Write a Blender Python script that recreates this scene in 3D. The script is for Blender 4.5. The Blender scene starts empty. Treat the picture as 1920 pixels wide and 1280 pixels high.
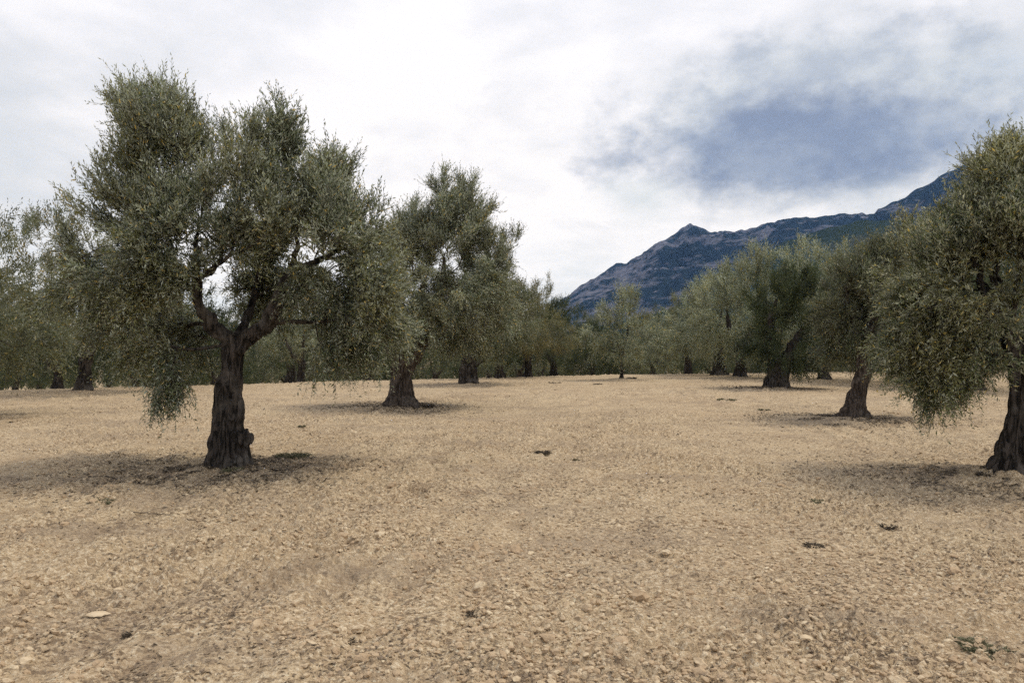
import bpy, math, random
import numpy as np
from mathutils import Vector
C = bpy.context.scene
R = math.radians
rng = np.random.default_rng(7)

# ------------------------------------------------------------------ camera, world, sun, exposure
F = 1450.0; HOR = 645.0; EYE = 1.6          # focal length in photo pixels, horizon row, eye height
cam_d = bpy.data.cameras.new('camera'); cam = bpy.data.objects.new('camera', cam_d)
C.collection.objects.link(cam); C.camera = cam
cam_d.sensor_width = 36; cam_d.lens = 36 * F / 1920; cam_d.clip_start = 0.05; cam_d.clip_end = 20000
cam.location = (0, 0, EYE); cam.rotation_euler = (R(90) + math.atan((HOR - 640) / F), 0, 0)
C.view_settings.view_transform = 'Standard'; C.view_settings.look = 'None'
C.view_settings.exposure = 0.16; C.view_settings.gamma = 1; C.view_settings.use_curve_mapping = False
try:
    C.cycles.max_bounces = 6; C.cycles.diffuse_bounces = 3; C.cycles.glossy_bounces = 2
    C.cycles.transmission_bounces = 3; C.cycles.volume_bounces = 0; C.cycles.transparent_max_bounces = 8
    C.cycles.caustics_reflective = False; C.cycles.caustics_refractive = False
    C.cycles.use_denoising = False
except Exception: pass

SUN_EL, SUN_AZ = 62.0, 76.0                  # azimuth from +Y towards +X
sd = Vector((math.sin(R(SUN_AZ)) * math.cos(R(SUN_EL)), math.cos(R(SUN_AZ)) * math.cos(R(SUN_EL)), math.sin(R(SUN_EL))))
sun_d = bpy.data.lights.new('sun', 'SUN'); sun = bpy.data.objects.new('sun', sun_d); C.collection.objects.link(sun)
sun_d.energy = 1.7; sun_d.angle = R(14); sun_d.color = (1.0, 0.93, 0.82)
sun.rotation_euler = sd.to_track_quat('Z', 'Y').to_euler(); sun.location = (0, 0, 30)

W = bpy.data.worlds.new('World'); C.world = W; W.use_nodes = True
class NT:
    """tiny node-tree builder"""
    def __init__(s, nt): s.t = nt; s.n = nt.nodes; s.l = nt.links
    def put(s, sock, v):
        if v is None: return
        if isinstance(v, bpy.types.NodeSocket): s.l.new(v, sock)
        elif isinstance(v, bpy.types.Node): s.l.new(v.outputs[0], sock)
        else:
            if hasattr(sock.default_value, '__len__'):
                v = tuple(v) if hasattr(v, '__len__') else (v,) * 3
                if len(sock.default_value) == 4 and len(v) == 3: v = v + (1,)
            sock.default_value = v
    def node(s, typ, ins=None, **kw):
        n = s.n.new(typ)
        for k, v in kw.items(): setattr(n, k, v)
        for k, v in (ins or {}).items(): s.put(n.inputs[k], v)
        return n
    def math(s, op, a, b=None, c=None, clamp=False):
        n = s.node('ShaderNodeMath', operation=op, use_clamp=clamp)
        for i, v in enumerate((a, b, c)):
            if v is not None: s.put(n.inputs[i], v)
        return n.outputs[0]
    def vmath(s, op, a, b=None):
        n = s.node('ShaderNodeVectorMath', operation=op)
        s.put(n.inputs[0], a)
        if b is not None: s.put(n.inputs[1], b)
        return n.outputs['Value'] if op in ('LENGTH', 'DOT_PRODUCT', 'DISTANCE') else n.outputs[0]
    def noise(s, vec, scale, detail=4, rough=0.55, dist=0.0):
        n = s.node('ShaderNodeTexNoise', {'Vector': vec, 'Scale': scale, 'Detail': detail, 'Roughness': rough, 'Distortion': dist})
        return n.outputs['Fac']
    def mapr(s, v, a, b, c=0.0, d=1.0, smooth=False):
        n = s.node('ShaderNodeMapRange', {'Value': v, 'From Min': a, 'From Max': b, 'To Min': c, 'To Max': d})
        if smooth: n.interpolation_type = 'SMOOTHSTEP'
        return n.outputs[0]
    def mix(s, f, a, b):
        n = s.node('ShaderNodeMix', data_type='RGBA')
        s.put(n.inputs[0], f); s.put(n.inputs[6], a); s.put(n.inputs[7], b)
        return n.outputs[2]

def build_world():
    t = NT(W.node_tree); t.n.clear()
    co = t.node('ShaderNodeTexCoord').outputs['Generated']
    d = t.vmath('NORMALIZE', co)
    sx = t.node('ShaderNodeSeparateXYZ', {0: d})
    x, y, z = sx.outputs
    zc = t.math('ADD', t.math('MAXIMUM', z, 0.0), 0.22)
    pl = t.node('ShaderNodeCombineXYZ', {0: t.math('DIVIDE', x, zc), 1: t.math('DIVIDE', y, zc), 2: 0.0}).outputs[0]
    sky = t.node('ShaderNodeTexSky', sky_type='NISHITA', sun_disc=False, sun_elevation=R(SUN_EL), sun_rotation=R(SUN_AZ))
    b_sky = t.node('ShaderNodeBackground', {'Color': sky.outputs[0], 'Strength': 0.13})
    # cloud sheet: broken, layered, bright
    n1 = t.noise(pl, 0.9, 6, 0.55, 0.6)
    n2 = t.noise(t.vmath('ADD', pl, (7.3, 2.1, 0)), 2.6, 6, 0.6, 0.5)
    n3 = t.noise(t.vmath('MULTIPLY', d, (1.0, 1.0, 2.2)), 4.0, 7, 0.56, 0.2)
    nn = t.math('ADD', t.math('ADD', t.math('MULTIPLY', n1, 0.40), t.math('MULTIPLY', n2, 0.25)), t.math('MULTIPLY', n3, 0.35))
    br = t.mapr(nn, 0.40, 0.56, 0.0, 1.0, True)
    # the glow of the veiled sun: broad, above the middle of the view
    g = t.vmath('DOT_PRODUCT', d, Vector((-0.03, 1, 0.30)).normalized())
    gl = t.mapr(g, 0.80, 1.0, 0.0, 1.0, True)
    br = t.math('ADD', t.math('MULTIPLY', br, 0.75), t.math('MULTIPLY', gl, 0.42), clamp=True)
    ccol = t.mix(br, (0.655, 0.69, 0.775), (0.95, 0.955, 1.05))
    # low sky towards the horizon, bluer and thinner
    low = t.mapr(z, 0.03, 0.17, 1.0, 0.0, True)
    ccol = t.mix(t.math('MULTIPLY', low, t.mapr(n2, 0.40, 0.60, 0.65, 0.25)), ccol, (0.70, 0.78, 0.90))
    # the slate blue rain cloud on the right
    dn = t.noise(t.vmath('MULTIPLY', d, (1.0, 1.0, 1.5)), 7.0, 7, 0.56, 0.12)
    dn2 = t.noise(t.vmath('ADD', t.vmath('MULTIPLY', d, (1.0, 1.0, 1.6)), (3, 5, 1)), 20.0, 5, 0.6, 0.15)
    def blob(c, sc, edge0, edge1, amp, warp):
        v = t.vmath('SUBTRACT', d, Vector(c).normalized())
        v = t.vmath('MULTIPLY', v, (1 / sc[0], 1 / 0.45, 1 / sc[1]))
        l = t.vmath('LENGTH', v)
        l = t.math('ADD', l, t.math('MULTIPLY', t.math('SUBTRACT', dn, 0.5), warp))
        l = t.math('ADD', l, t.math('MULTIPLY', t.math('SUBTRACT', dn2, 0.5), warp * 0.35))
        return t.mapr(l, edge0, edge1, amp, 0.0, True)
    shade = t.mapr(t.math('ADD', t.math('MULTIPLY', dn, 0.55), t.math('MULTIPLY', dn2, 0.45)), 0.40, 0.60, 0.0, 1.0, True)
    b1 = blob((0.405, 1, 0.290), (0.285, 0.125), 0.50, 1.02, 0.86, 1.25)
    ccol = t.mix(b1, ccol, t.mix(shade, (0.40, 0.455, 0.56), (0.58, 0.63, 0.71)))
    b2 = blob((0.385, 1, 0.255), (0.245, 0.074), 0.42, 1.06, 0.92, 1.05)
    ccol = t.mix(b2, ccol, t.mix(shade, (0.185, 0.225, 0.345), (0.28, 0.33, 0.455)))
    b3 = blob((0.17, 1, 0.185), (0.07, 0.045), 0.1, 1.1, 0.6, 1.8)
    ccol = t.mix(b3, ccol, (0.56, 0.64, 0.71))
    b4 = blob((0.58, 1, 0.19), (0.16, 0.035), 0.1, 1.1, 0.55, 1.8)
    ccol = t.mix(b4, ccol, (0.48, 0.55, 0.65))
    b_cl = t.node('ShaderNodeBackground', {'Color': ccol, 'Strength': 1.0})
    cover = t.mapr(nn, 0.34, 0.44, 0.82, 0.98, True)
    mx = t.node('ShaderNodeMixShader', {0: cover, 1: b_sky.outputs[0], 2: b_cl.outputs[0]})
    t.node('ShaderNodeOutputWorld', {0: mx.outputs[0]})
build_world()
try: W.cycles.sampling_method = 'MANUAL'; W.cycles.sample_map_resolution = 512
except Exception: pass

# ------------------------------------------------------------------ numpy noise
def _h(ix, iy, iz, seed):
    h = (ix.astype(np.int64) * 374761393 + iy.astype(np.int64) * 668265263 + iz * 2147483647 + seed * 974634777) & 0xFFFFFFFF
    h = ((h ^ (h >> 13)) * 1274126177) & 0xFFFFFFFF
    h = ((h ^ (h >> 15)) * 2246822519) & 0xFFFFFFFF
    return (h ^ (h >> 16)) / 4294967295.0
def vn2(x, y, seed=0):
    ix = np.floor(x); iy = np.floor(y); fx = x - ix; fy = y - iy
    fx = fx * fx * (3 - 2 * fx); fy = fy * fy * (3 - 2 * fy)
    a = _h(ix, iy, 0, seed); b = _h(ix + 1, iy, 0, seed); c = _h(ix, iy + 1, 0, seed); d = _h(ix + 1, iy + 1, 0, seed)
    return (a * (1 - fx) + b * fx) * (1 - fy) + (c * (1 - fx) + d * fx) * fy
def fbm2(x, y, o=4, seed=0, g=0.5):
    s = 0; a = 1; t = 0
    for k in range(o):
        s = s + a * vn2(x * 2**k + 13.7 * k, y * 2**k - 7.1 * k, seed + k); t += a; a *= g
    return s / t
def vn3(x, y, z, seed=0):
    ix = np.floor(x); iy = np.floor(y); iz = np.floor(z); fx = x - ix; fy = y - iy; fz = z - iz
    fx = fx * fx * (3 - 2 * fx); fy = fy * fy * (3 - 2 * fy); fz = fz * fz * (3 - 2 * fz)
    izi = iz.astype(np.int64) % 65521
    r = []
    for dz in (0, 1):
        q = [_h(ix + i, iy + j, (izi + dz), seed) for j in (0, 1) for i in (0, 1)]
        r.append((q[0] * (1 - fx) + q[1] * fx) * (1 - fy) + (q[2] * (1 - fx) + q[3] * fx) * fy)
    return r[0] * (1 - fz) + r[1] * fz
def worley(x, y, seed, keep):
    """rounded clods on a jittered grid: height 0..1"""
    ix = np.floor(x); iy = np.floor(y); out = np.zeros_like(x)
    for i in (-1, 0, 1):
        for j in (-1, 0, 1):
            cx = ix + i; cy = iy + j
            px = cx + _h(cx, cy, 0, seed); py = cy + _h(cx, cy, 0, seed + 1)
            k = _h(cx, cy, 0, seed + 2); a = _h(cx, cy, 0, seed + 3) * 3.14; e = 0.6 + 0.7 * _h(cx, cy, 0, seed + 4)
            dx = x - px; dy = y - py
            u = dx * np.cos(a) + dy * np.sin(a); v = (-dx * np.sin(a) + dy * np.cos(a)) / e
            r = 0.25 + 0.45 * _h(cx, cy, 0, seed + 5)
            q = 1 - (u * u + v * v) / (r * r)
            hgt = np.sqrt(np.clip(q, 0, 1)) * r * 1.5 * (k < keep)
            out = np.maximum(out, hgt)
    return out

# ------------------------------------------------------------------ mesh helpers, tagging
def np_mesh(name, v, f, smooth=False, mats=(), midx=None, attrs=None):
    """v (n,3); f = (m,k) int array of k-gons, or list of such arrays"""
    fs = f if isinstance(f, list) else [f]
    fs = [a for a in fs if len(a)]
    me = bpy.data.meshes.new(name)
    v = np.asarray(v, dtype=np.float32)
    me.vertices.add(len(v)); me.vertices.foreach_set('co', v.ravel())
    lv = np.concatenate([a.ravel() for a in fs]).astype(np.int32)
    tot = np.concatenate([np.full(len(a), a.shape[1], dtype=np.int32) for a in fs])
    st = np.concatenate([[0], np.cumsum(tot)[:-1]]).astype(np.int32)
    me.loops.add(len(lv)); me.loops.foreach_set('vertex_index', lv)
    me.polygons.add(len(tot)); me.polygons.foreach_set('loop_start', st); me.polygons.foreach_set('loop_total', tot)
    me.update(calc_edges=True)
    me.polygons.foreach_set('use_smooth', np.full(len(tot), smooth, dtype=bool))
    for m in mats: me.materials.append(m)
    if midx is not None: me.polygons.foreach_set('material_index', np.asarray(midx, dtype=np.int32))
    for k, a in (attrs or {}).items():
        at = me.attributes.new(k, 'FLOAT', 'POINT'); at.data.foreach_set('value', np.asarray(a, dtype=np.float32))
    me.update(); me.validate()
    return me
def link(name, me, parent=None, loc=None):
    o = bpy.data.objects.new(name, me); C.collection.objects.link(o)
    if parent: o.parent = parent
    if loc is not None: o.location = loc
    return o
def tag(o, label=None, cat=None, group=None, kind=None):
    if label: o['label'] = label
    if cat: o['category'] = cat
    if group: o['group'] = group
    if kind: o['kind'] = kind
    return o

# ------------------------------------------------------------------ materials
def mat(name):
    m = bpy.data.materials.new(name); m.use_nodes = True
    t = NT(m.node_tree); t.n.clear()
    return m, t
def out(t, sh, disp=None): t.node('ShaderNodeOutputMaterial', {0: sh})

def leaf_material(name, front, front2, back, dry, spec=0.55):
    m, t = mat(name)
    tint = t.node('ShaderNodeAttribute', attribute_name='tint').outputs['Fac']
    oc = t.node('ShaderNodeTexCoord').outputs['Object']
    n = t.noise(oc, 0.9, 2, 0.5)
    c = t.mix(t.mapr(n, 0.40, 0.62), front, front2)
    bk = t.node('ShaderNodeNewGeometry').outputs['Backfacing']
    c = t.mix(bk, c, back)
    c = t.mix(t.mapr(tint, 0.90, 0.97), c, dry)
    c = t.node('ShaderNodeHueSaturation', {'Color': c, 'Value': t.mapr(tint, 0.0, 0.9, 0.32, 1.85)}).outputs[0]
    p = t.node('ShaderNodeBsdfPrincipled', {'Base Color': c, 'Roughness': 0.36, 'Specular IOR Level': spec})
    tr = t.node('ShaderNodeBsdfTranslucent', {'Color': t.node('ShaderNodeHueSaturation', {'Color': c, 'Saturation': 1.3, 'Value': 1.3}).outputs[0]})
    out(t, t.node('ShaderNodeMixShader', {0: 0.30, 1: p.outputs[0], 2: tr.outputs[0]}).outputs[0])
    return m
M_leaf = leaf_material('olive_leaf', (0.108, 0.132, 0.064), (0.172, 0.168, 0.064), (0.33, 0.355, 0.28), (0.34, 0.27, 0.11))
M_leafw = leaf_material('olive_leaf_warm', (0.112, 0.136, 0.060), (0.178, 0.168, 0.062), (0.32, 0.33, 0.24), (0.34, 0.27, 0.10))
M_leafm = leaf_material('olive_leaf_mid', (0.072, 0.090, 0.038), (0.118, 0.114, 0.042), (0.17, 0.185, 0.13), (0.22, 0.175, 0.06))
M_leafy = leaf_material('olive_leaf_yellowish', (0.085, 0.096, 0.036), (0.150, 0.128, 0.040), (0.19, 0.19, 0.12), (0.24, 0.18, 0.06))
M_leafd = leaf_material('olive_leaf_deep_green', (0.034, 0.050, 0.019), (0.054, 0.064, 0.024), (0.07, 0.085, 0.05), (0.13, 0.12, 0.045), 0.25)

def bark_material(name, c1, c2, c3):
    m, t = mat(name)
    oc = t.node('ShaderNodeTexCoord').outputs['Object']
    st = t.vmath('MULTIPLY', oc, (1, 1, 0.16))
    n1 = t.noise(st, 22, 5, 0.65, 0.5); n2 = t.noise(oc, 3.0, 4, 0.6); n3 = t.noise(st, 70, 3, 0.6)
    c = t.mix(t.mapr(n1, 0.42, 0.60), c1, c2)
    c = t.mix(t.math('MULTIPLY', t.mapr(n2, 0.50, 0.66), 0.55), c, c3)
    h = t.math('ADD', t.math('MULTIPLY', n1, 0.7), t.math('MULTIPLY', n3, 0.3))
    b = t.node('ShaderNodeBump', {'Height': h, 'Strength': 0.9, 'Distance': 0.03})
    out(t, t.node('ShaderNodeBsdfPrincipled', {'Base Color': c, 'Roughness': 0.9, 'Specular IOR Level': 0.15, 'Normal': b.outputs[0]}).outputs[0])
    return m
M_bark = bark_material('olive_bark', (0.011, 0.0095, 0.008), (0.075, 0.062, 0.052), (0.165, 0.148, 0.128))
M_barkp = bark_material('pale_olive_bark', (0.026, 0.020, 0.016), (0.115, 0.090, 0.072), (0.17, 0.145, 0.12))

# ------------------------------------------------------------------ tree places (photo pixel of the foot -> ground)
def foot(px, py):
    d = F * EYE / (py - HOR)
    return ((px - 960) / F * d, d)

CR_PX = [-900, 0, 400, 700, 960, 1100, 1300, 1600, 1920, 2600]
CR_PY = [745, 731, 722, 713, 706, 702.5, 699.5, 696, 694, 690]
CR_AZ = [math.atan((p - 960) / F) for p in CR_PX]
CR_D = [F * EYE / (p - HOR) / math.cos(a) for p, a in zip(CR_PY, CR_AZ)]
TRUNKS = []                                    # (x, y) of the near trunks, for the litter, the painted shade and the mounds
def gz_base(x, y):
    x = np.asarray(x, dtype=float); y = np.asarray(y, dtype=float)
    d = np.hypot(x, y); az = np.arctan2(x, y)
    c = np.interp(az, CR_AZ, CR_D) - 1.5
    e = np.clip(d - c, 0, None)
    drop = -0.10 * e * e / (e + 5.0)
    drop = np.maximum(drop, -6.0 * (1 - np.exp(drop / 6.0)) * 1.0)
    far = np.clip((d - 60) / 60, 0, 1)
    near = (fbm2(x * 0.16, y * 0.16, 3, 5) - 0.5) * 0.16 * np.clip((d - 2) / 6, 0, 1) * (1 - far)
    return drop + near * np.clip(1 - e / 10, 0.15, 1)
def gz(x, y):
    return float(gz_base(np.array([x]), np.array([y]))[0])

T = {  # foot pixels
 't1': foot(430, 887), 'r1': foot(1893, 901), 't2': foot(755, 765), 'r2': foot(1600, 786), 'r3': foot(1457, 730),
 't3': foot(877, 723), 'r4': foot(1388, 709), 'r5': foot(1350, 702), 't4': foot(937, 709), 't5': foot(990, 705),
 'sap': foot(1165, 713), 'l1': foot(155, 737)}
for k in ('t1', 'r1', 't2', 'r2', 'r3', 't3', 'r4', 'l1', 'sap'): TRUNKS.append(T[k])

# ------------------------------------------------------------------ ground
def ground_material():
    m, t = mat('tilled_soil')
    oc = t.node('ShaderNodeTexCoord').outputs['Object']
    big = t.noise(oc, 0.35, 4, 0.6, 0.3); pat = t.mapr(t.noise(oc, 0.8, 3, 0.6), 0.38, 0.62, 0.35, 1.0); mid = t.noise(oc, 2.2, 5, 0.65); fine = t.noise(oc, 34, 4, 0.68); fin2 = t.noise(oc, 70, 3, 0.6)
    c = t.mix(t.mapr(big, 0.36, 0.64), (0.530, 0.392, 0.240), (0.590, 0.456, 0.288))
    c = t.mix(t.math('MULTIPLY', t.mapr(mid, 0.45, 0.68), 0.5), c, (0.40, 0.285, 0.175))
    c = t.mix(t.math('MULTIPLY', t.mapr(fine, 0.52, 0.62), 0.85), c, (0.80, 0.67, 0.48))
    c = t.mix(t.math('MULTIPLY', t.mapr(fine, 0.46, 0.37), pat), c, (0.19, 0.13, 0.085))  # dark specks: shade between small clods, put into the colour
    clod_gaps = t.noise(t.vmath('MULTIPLY', oc, (1, 1, 0.3)), 19.0, 5, 0.64, 0.6)
    c = t.mix(t.math('MULTIPLY', t.mapr(clod_gaps, 0.475, 0.41), t.math('MULTIPLY', pat, 0.85)), c, (0.17, 0.12, 0.08))  # wider dark flecks: gap shadows of the clods painted into the soil
    c = t.mix(t.math('MULTIPLY', t.mapr(clod_gaps, 0.57, 0.64), 0.5), c, (0.74, 0.61, 0.43))
    v = t.node('ShaderNodeTexVoronoi', {'Vector': oc, 'Scale': 28.0, 'Randomness': 1.0})
    sep = t.node('ShaderNodeSeparateColor', {0: v.outputs['Color']})
    st = t.math('MULTIPLY', t.math('GREATER_THAN', sep.outputs[0], 0.86), t.mapr(v.outputs['Distance'], 0.30, 0.18))
    c = t.mix(t.math('MULTIPLY', st, 0.8), c, (0.74, 0.66, 0.48))
    ptc = t.noise(t.vmath('MULTIPLY', oc, (0.5, 1.4, 1)), 0.9, 5, 0.68, 0.4)
    c = t.mix(t.math('MULTIPLY', t.mapr(ptc, 0.50, 0.64), 0.6), c, (0.37, 0.285, 0.20))
    litter_shade = t.node('ShaderNodeAttribute', attribute_name='litter').outputs['Fac']
    lf = t.math('MULTIPLY', litter_shade, t.mapr(t.noise(oc, 3.4, 5, 0.7), 0.36, 0.60))
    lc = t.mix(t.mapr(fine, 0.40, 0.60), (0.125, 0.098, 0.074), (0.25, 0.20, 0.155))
    c = t.mix(t.math('MULTIPLY', lf, 0.45), c, lc)  # litter tone that also paints tree shade into the soil
    rut = t.node('ShaderNodeAttribute', attribute_name='dark').outputs['Fac']
    c = t.mix(t.math('MULTIPLY', rut, 0.35), c, (0.24, 0.17, 0.115))
    h = t.math('ADD', t.math('ADD', t.math('MULTIPLY', fine, 0.5), t.math('MULTIPLY', fin2, 0.3)), t.math('MULTIPLY', clod_gaps, 0.5))
    b = t.node('ShaderNodeBump', {'Height': h, 'Strength': 1.0, 'Distance': 0.06})
    out(t, t.node('ShaderNodeBsdfPrincipled', {'Base Color': c, 'Roughness': 0.97, 'Specular IOR Level': 0.1, 'Normal': b.outputs[0]}).outputs[0])
    return m
def furrow(x, y):
    w = (fbm2(x * 0.22, y * 0.22, 2, 31) - 0.5) * 3.0
    ph = (x - 0.10 * y - 0.012 * y * y * 0.3 + w) * 2 * math.pi / 0.62
    msk = np.clip((fbm2(x * 0.3 + 9, y * 0.12, 3, 41) - 0.40) * 5, 0, 1)
    return np.sin(ph) * msk
def track(x, y):
    """faint wheel tracks bending between the rows"""
    m = 0
    for (x0, a, b, w) in ((-1.9, 0.02, 0.006, .17), (-0.3, 0.02, 0.006, .17), (1.6, 0.17, 0.0, .16), (3.1, 0.17, 0.0, .16), (0.9, -0.12, 0.011, .14)):
        c = x0 + a * y + b * y * y + 0.25 * (fbm2(y * 0.3 + x0, y * 0 + x0, 2, 9) - 0.5)
        m = m + np.exp(-((x - c) / w)**2)
    return np.clip(m, 0, 1) * np.clip((fbm2(x * 0.4 + 3, y * 0.25, 3, 19) - 0.38) * 5, 0, 1)
def detail(x, y, d):
    f = 1 / (1 + np.exp((d - 60) / 6.0))
    rough = 0.30 + 1.15 * np.clip((fbm2(x * 0.55, y * 0.35, 4, 77) - 0.36) * 3.2, 0, 1)
    wx = x + 0.05 * (vn2(x * 9, y * 9, 3) - 0.5); wy = y + 0.05 * (vn2(x * 9, y * 9, 4) - 0.5)
    h = 0.030 * worley(wx / 0.23, wy / 0.23, 101, 0.24) + 0.030 * worley(wx / 0.095, wy / 0.095, 111, 0.5)
    h = h + 0.019 * worley(wx / 0.055, wy / 0.055, 121, 0.85)
    h = h * rough + track(x, y) * (-0.018 + 0.02 * fbm2(x * 6, y * 6, 2, 88))
    h = h + 0.030 * (fbm2(x * 2.2, y * 2.2, 4, 61, 0.6) - 0.5) + 0.016 * (fbm2(x * 14, y * 14, 3, 66, 0.6) - 0.5) + 0.020 * furrow(x, y)
    return h * f
def mounds(x, y):
    m = 0
    for (tx, ty) in TRUNKS:
        q = np.hypot(x - tx, y - ty)
        m = m + 0.10 * np.exp(-(q / 0.75)**2)
    return m
def make_ground():
    az = np.concatenate([np.linspace(-math.pi, -0.80, 40, endpoint=False), np.linspace(-0.80, 0.80, 1180), np.linspace(0.80, math.pi, 41)[1:-1]])
    r = [0.4]
    while r[-1] < 4200:
        q = r[-1]
        if q < 2.6: s = 0.14
        elif q < 60: s = max(0.013, 0.0040 * q, 0.00055 * q * q * 0.6)
        else: s = 0.09 * q
        r.append(q + s)
    r = np.array(r)
    A, Q = np.meshgrid(az, r)
    x = Q * np.sin(A); y = Q * np.cos(A)
    d = Q
    z = gz_base(x, y) + detail(x, y, d) + mounds(x, y)
    litter_shade = np.zeros_like(x)  # mask around the trunks: leaf litter together with painted crown shade
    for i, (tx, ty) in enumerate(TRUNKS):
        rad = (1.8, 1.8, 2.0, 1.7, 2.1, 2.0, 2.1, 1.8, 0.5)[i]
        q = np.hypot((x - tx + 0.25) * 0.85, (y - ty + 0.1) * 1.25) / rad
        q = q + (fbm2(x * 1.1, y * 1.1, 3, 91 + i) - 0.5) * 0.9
        litter_shade = np.maximum(litter_shade, np.clip(1.15 - q, 0, 0.85) / 0.85)
    dk = np.clip((fbm2(x * 1.3 + 40, y * 1.3, 4, 300, 0.6) - 0.56) * 9, 0, 1) * np.clip(furrow(x, y) * -1 + 0.3, 0, 1)
    dk = np.clip(dk + 0.55 * track(x, y) * np.clip((fbm2(x * 3, y * 3, 3, 55) - 0.35) * 3, 0, 1), 0, 1)
    nr, na = x.shape
    idx = np.arange(nr * na).reshape(nr, na)
    a = idx[:-1]; b = idx[1:]
    f = np.stack([a, np.roll(a, -1, 1), np.roll(b, -1, 1), b], -1).reshape(-1, 4)
    cap = idx[0][None, :]
    v = np.stack([x, y, z], -1).reshape(-1, 3)
    me = np_mesh('ground', v, [f[:, ::-1], cap], True, [ground_material()], None, {'litter': litter_shade.ravel(), 'dark': dk.ravel()})
    tag(link('ground', me), 'pale tan tilled soil of the orchard', None, None, 'structure')
make_ground()
def surf(x, y):
    X = np.array([float(x)]); Y = np.array([float(y)])
    return float((gz_base(X, Y) + mounds(X, Y))[0])

# ------------------------------------------------------------------ mountains
def hill_grid(name, sky_px, sky_py, rc, r0, r1, mtl, label, seed, rough, na=620, nr=130, az0=0.0, az1=1.15):
    saz = [math.atan((p - 960) / F) for p in sky_px]
    az = np.linspace(az0, az1, na); r = np.linspace(r0, r1, nr)
    A, Q = np.meshgrid(az, r)
    rcz = rc(A)
    py = np.interp(A, saz, sky_py)
    tan_e = (HOR - py) / F * np.cos(A)
    X = Q * np.sin(A); Y = Q * np.cos(A)
    Hc = np.maximum(rcz * tan_e, -5)
    u = (Q - r0) / (rcz - r0)
    prof = np.where(u < 1, np.clip(u, 0, 1)**1.12, np.clip(1 - (u - 1) * 0.55, 0, 1))
    # spurs and gullies running down the slope, fading out at the crest
    s1 = 1 - np.abs(2 * fbm2(X / 420 + Q / 900, Y / 700, 5, seed, 0.55) - 1)
    s2 = fbm2(X / 110, Y / 150, 4, seed + 9, 0.6) - 0.5
    fade = np.clip(np.abs(1 - u) * 4, 0.0, 1) * np.clip(u * 3, 0, 1)
    Z = Hc * prof + rough * Hc * (s1 - 0.75) * fade * 0.6 + rough * Hc * s2 * 0.12 * (0.25 + fade)
    Z = Z + rough * 9 * (fbm2(X / 26, Y / 26, 2, seed + 4) - 0.5) * 2 * np.clip(u, 0, 1)
    Z = np.where(Hc < 1, -6, Z) - 5 * (1 - np.clip(u * 8, 0, 1))
    idx = np.arange(na * nr).reshape(nr, na); a = idx[:-1, :-1]
    f = np.stack([a, idx[:-1, 1:], idx[1:, 1:], idx[1:, :-1]], -1).reshape(-1, 4)[:, ::-1]
    me = np_mesh(name, np.stack([X, Y, Z], -1).reshape(-1, 3), f, True, [mtl])
    return tag(link(name, me), label, None, None, 'structure')
def rock_mat():
    m, t = mat('mountain_rock_and_scrub')
    oc = t.node('ShaderNodeTexCoord').outputs['Object']
    g = t.node('ShaderNodeNewGeometry').outputs['Normal']
    rot = t.node('ShaderNodeMapping', {'Vector': oc, 'Rotation': (0.0, R(-32), 0.0), 'Scale': (0.35, 0.5, 1.6)}).outputs[0]
    n1 = t.noise(rot, 0.010, 6, 0.62, 0.6); n2 = t.noise(oc, 0.045, 5, 0.7); n3 = t.noise(rot, 0.03, 4, 0.7, 0.4)
    hz = t.node('ShaderNodeSeparateXYZ', {0: oc})
    veg = t.mix(t.mapr(n2, 0.4, 0.6), (0.009, 0.019, 0.032), (0.022, 0.037, 0.048))
    rk = t.mix(t.mapr(n2, 0.4, 0.62), (0.075, 0.085, 0.115), (0.19, 0.19, 0.235))
    s = t.math('ADD', t.math('MULTIPLY', n1, 0.55), t.math('MULTIPLY', n3, 0.45))
    s = t.math('ADD', s, t.mapr(hz.outputs[2], 60, 420, -0.03, 0.055))
    s = t.math('ADD', s, t.mapr(hz.outputs[0], 150, 1300, 0.065, -0.06))
    c = t.mix(t.mapr(s, 0.53, 0.595), veg, rk)
    b = t.node('ShaderNodeBump', {'Height': n2, 'Strength': 1.0, 'Distance': 14.0})
    out(t, t.node('ShaderNodeBsdfPrincipled', {'Base Color': c, 'Roughness': 1.0, 'Specular IOR Level': 0.0, 'Normal': b.outputs[0]}).outputs[0])
    return m
def wood_mat():
    m, t = mat('wooded_slope')
    oc = t.node('ShaderNodeTexCoord').outputs['Object']
    n1 = t.noise(oc, 0.007, 5, 0.6); n2 = t.noise(oc, 0.07, 4, 0.7)
    c = t.mix(t.mapr(n2, 0.38, 0.64), (0.012, 0.022, 0.015), (0.036, 0.050, 0.032))
    c = t.mix(t.math('MULTIPLY', t.mapr(n1, 0.56, 0.68), 0.5), c, (0.085, 0.080, 0.055))
    b = t.node('ShaderNodeBump', {'Height': n2, 'Strength': 1.0, 'Distance': 9.0})
    out(t, t.node('ShaderNodeBsdfPrincipled', {'Base Color': c, 'Roughness': 1.0, 'Specular IOR Level': 0.0, 'Normal': b.outputs[0]}).outputs[0])
    return m
hill_grid('mountain', [900, 980, 1040, 1068, 1100, 1130, 1155, 1175, 1200, 1235, 1262, 1280, 1295, 1312, 1335, 1362, 1400, 1440, 1470, 1530, 1580, 1640, 1665, 1700, 1740, 1790, 1850, 1920, 2100, 2600],
          [640, 610, 572, 553, 530, 512, 494, 493, 478, 452, 438, 424, 418, 424, 434, 434, 430, 420, 412, 408, 403, 401, 385, 366, 345, 318, 292, 262, 220, 190],
          lambda A: 3000 - 500 * np.clip(A, 0, 1), 1500, 4300, rock_mat(), 'blue rocky mountain with a small pointed summit', 11, 1.0)
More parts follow.
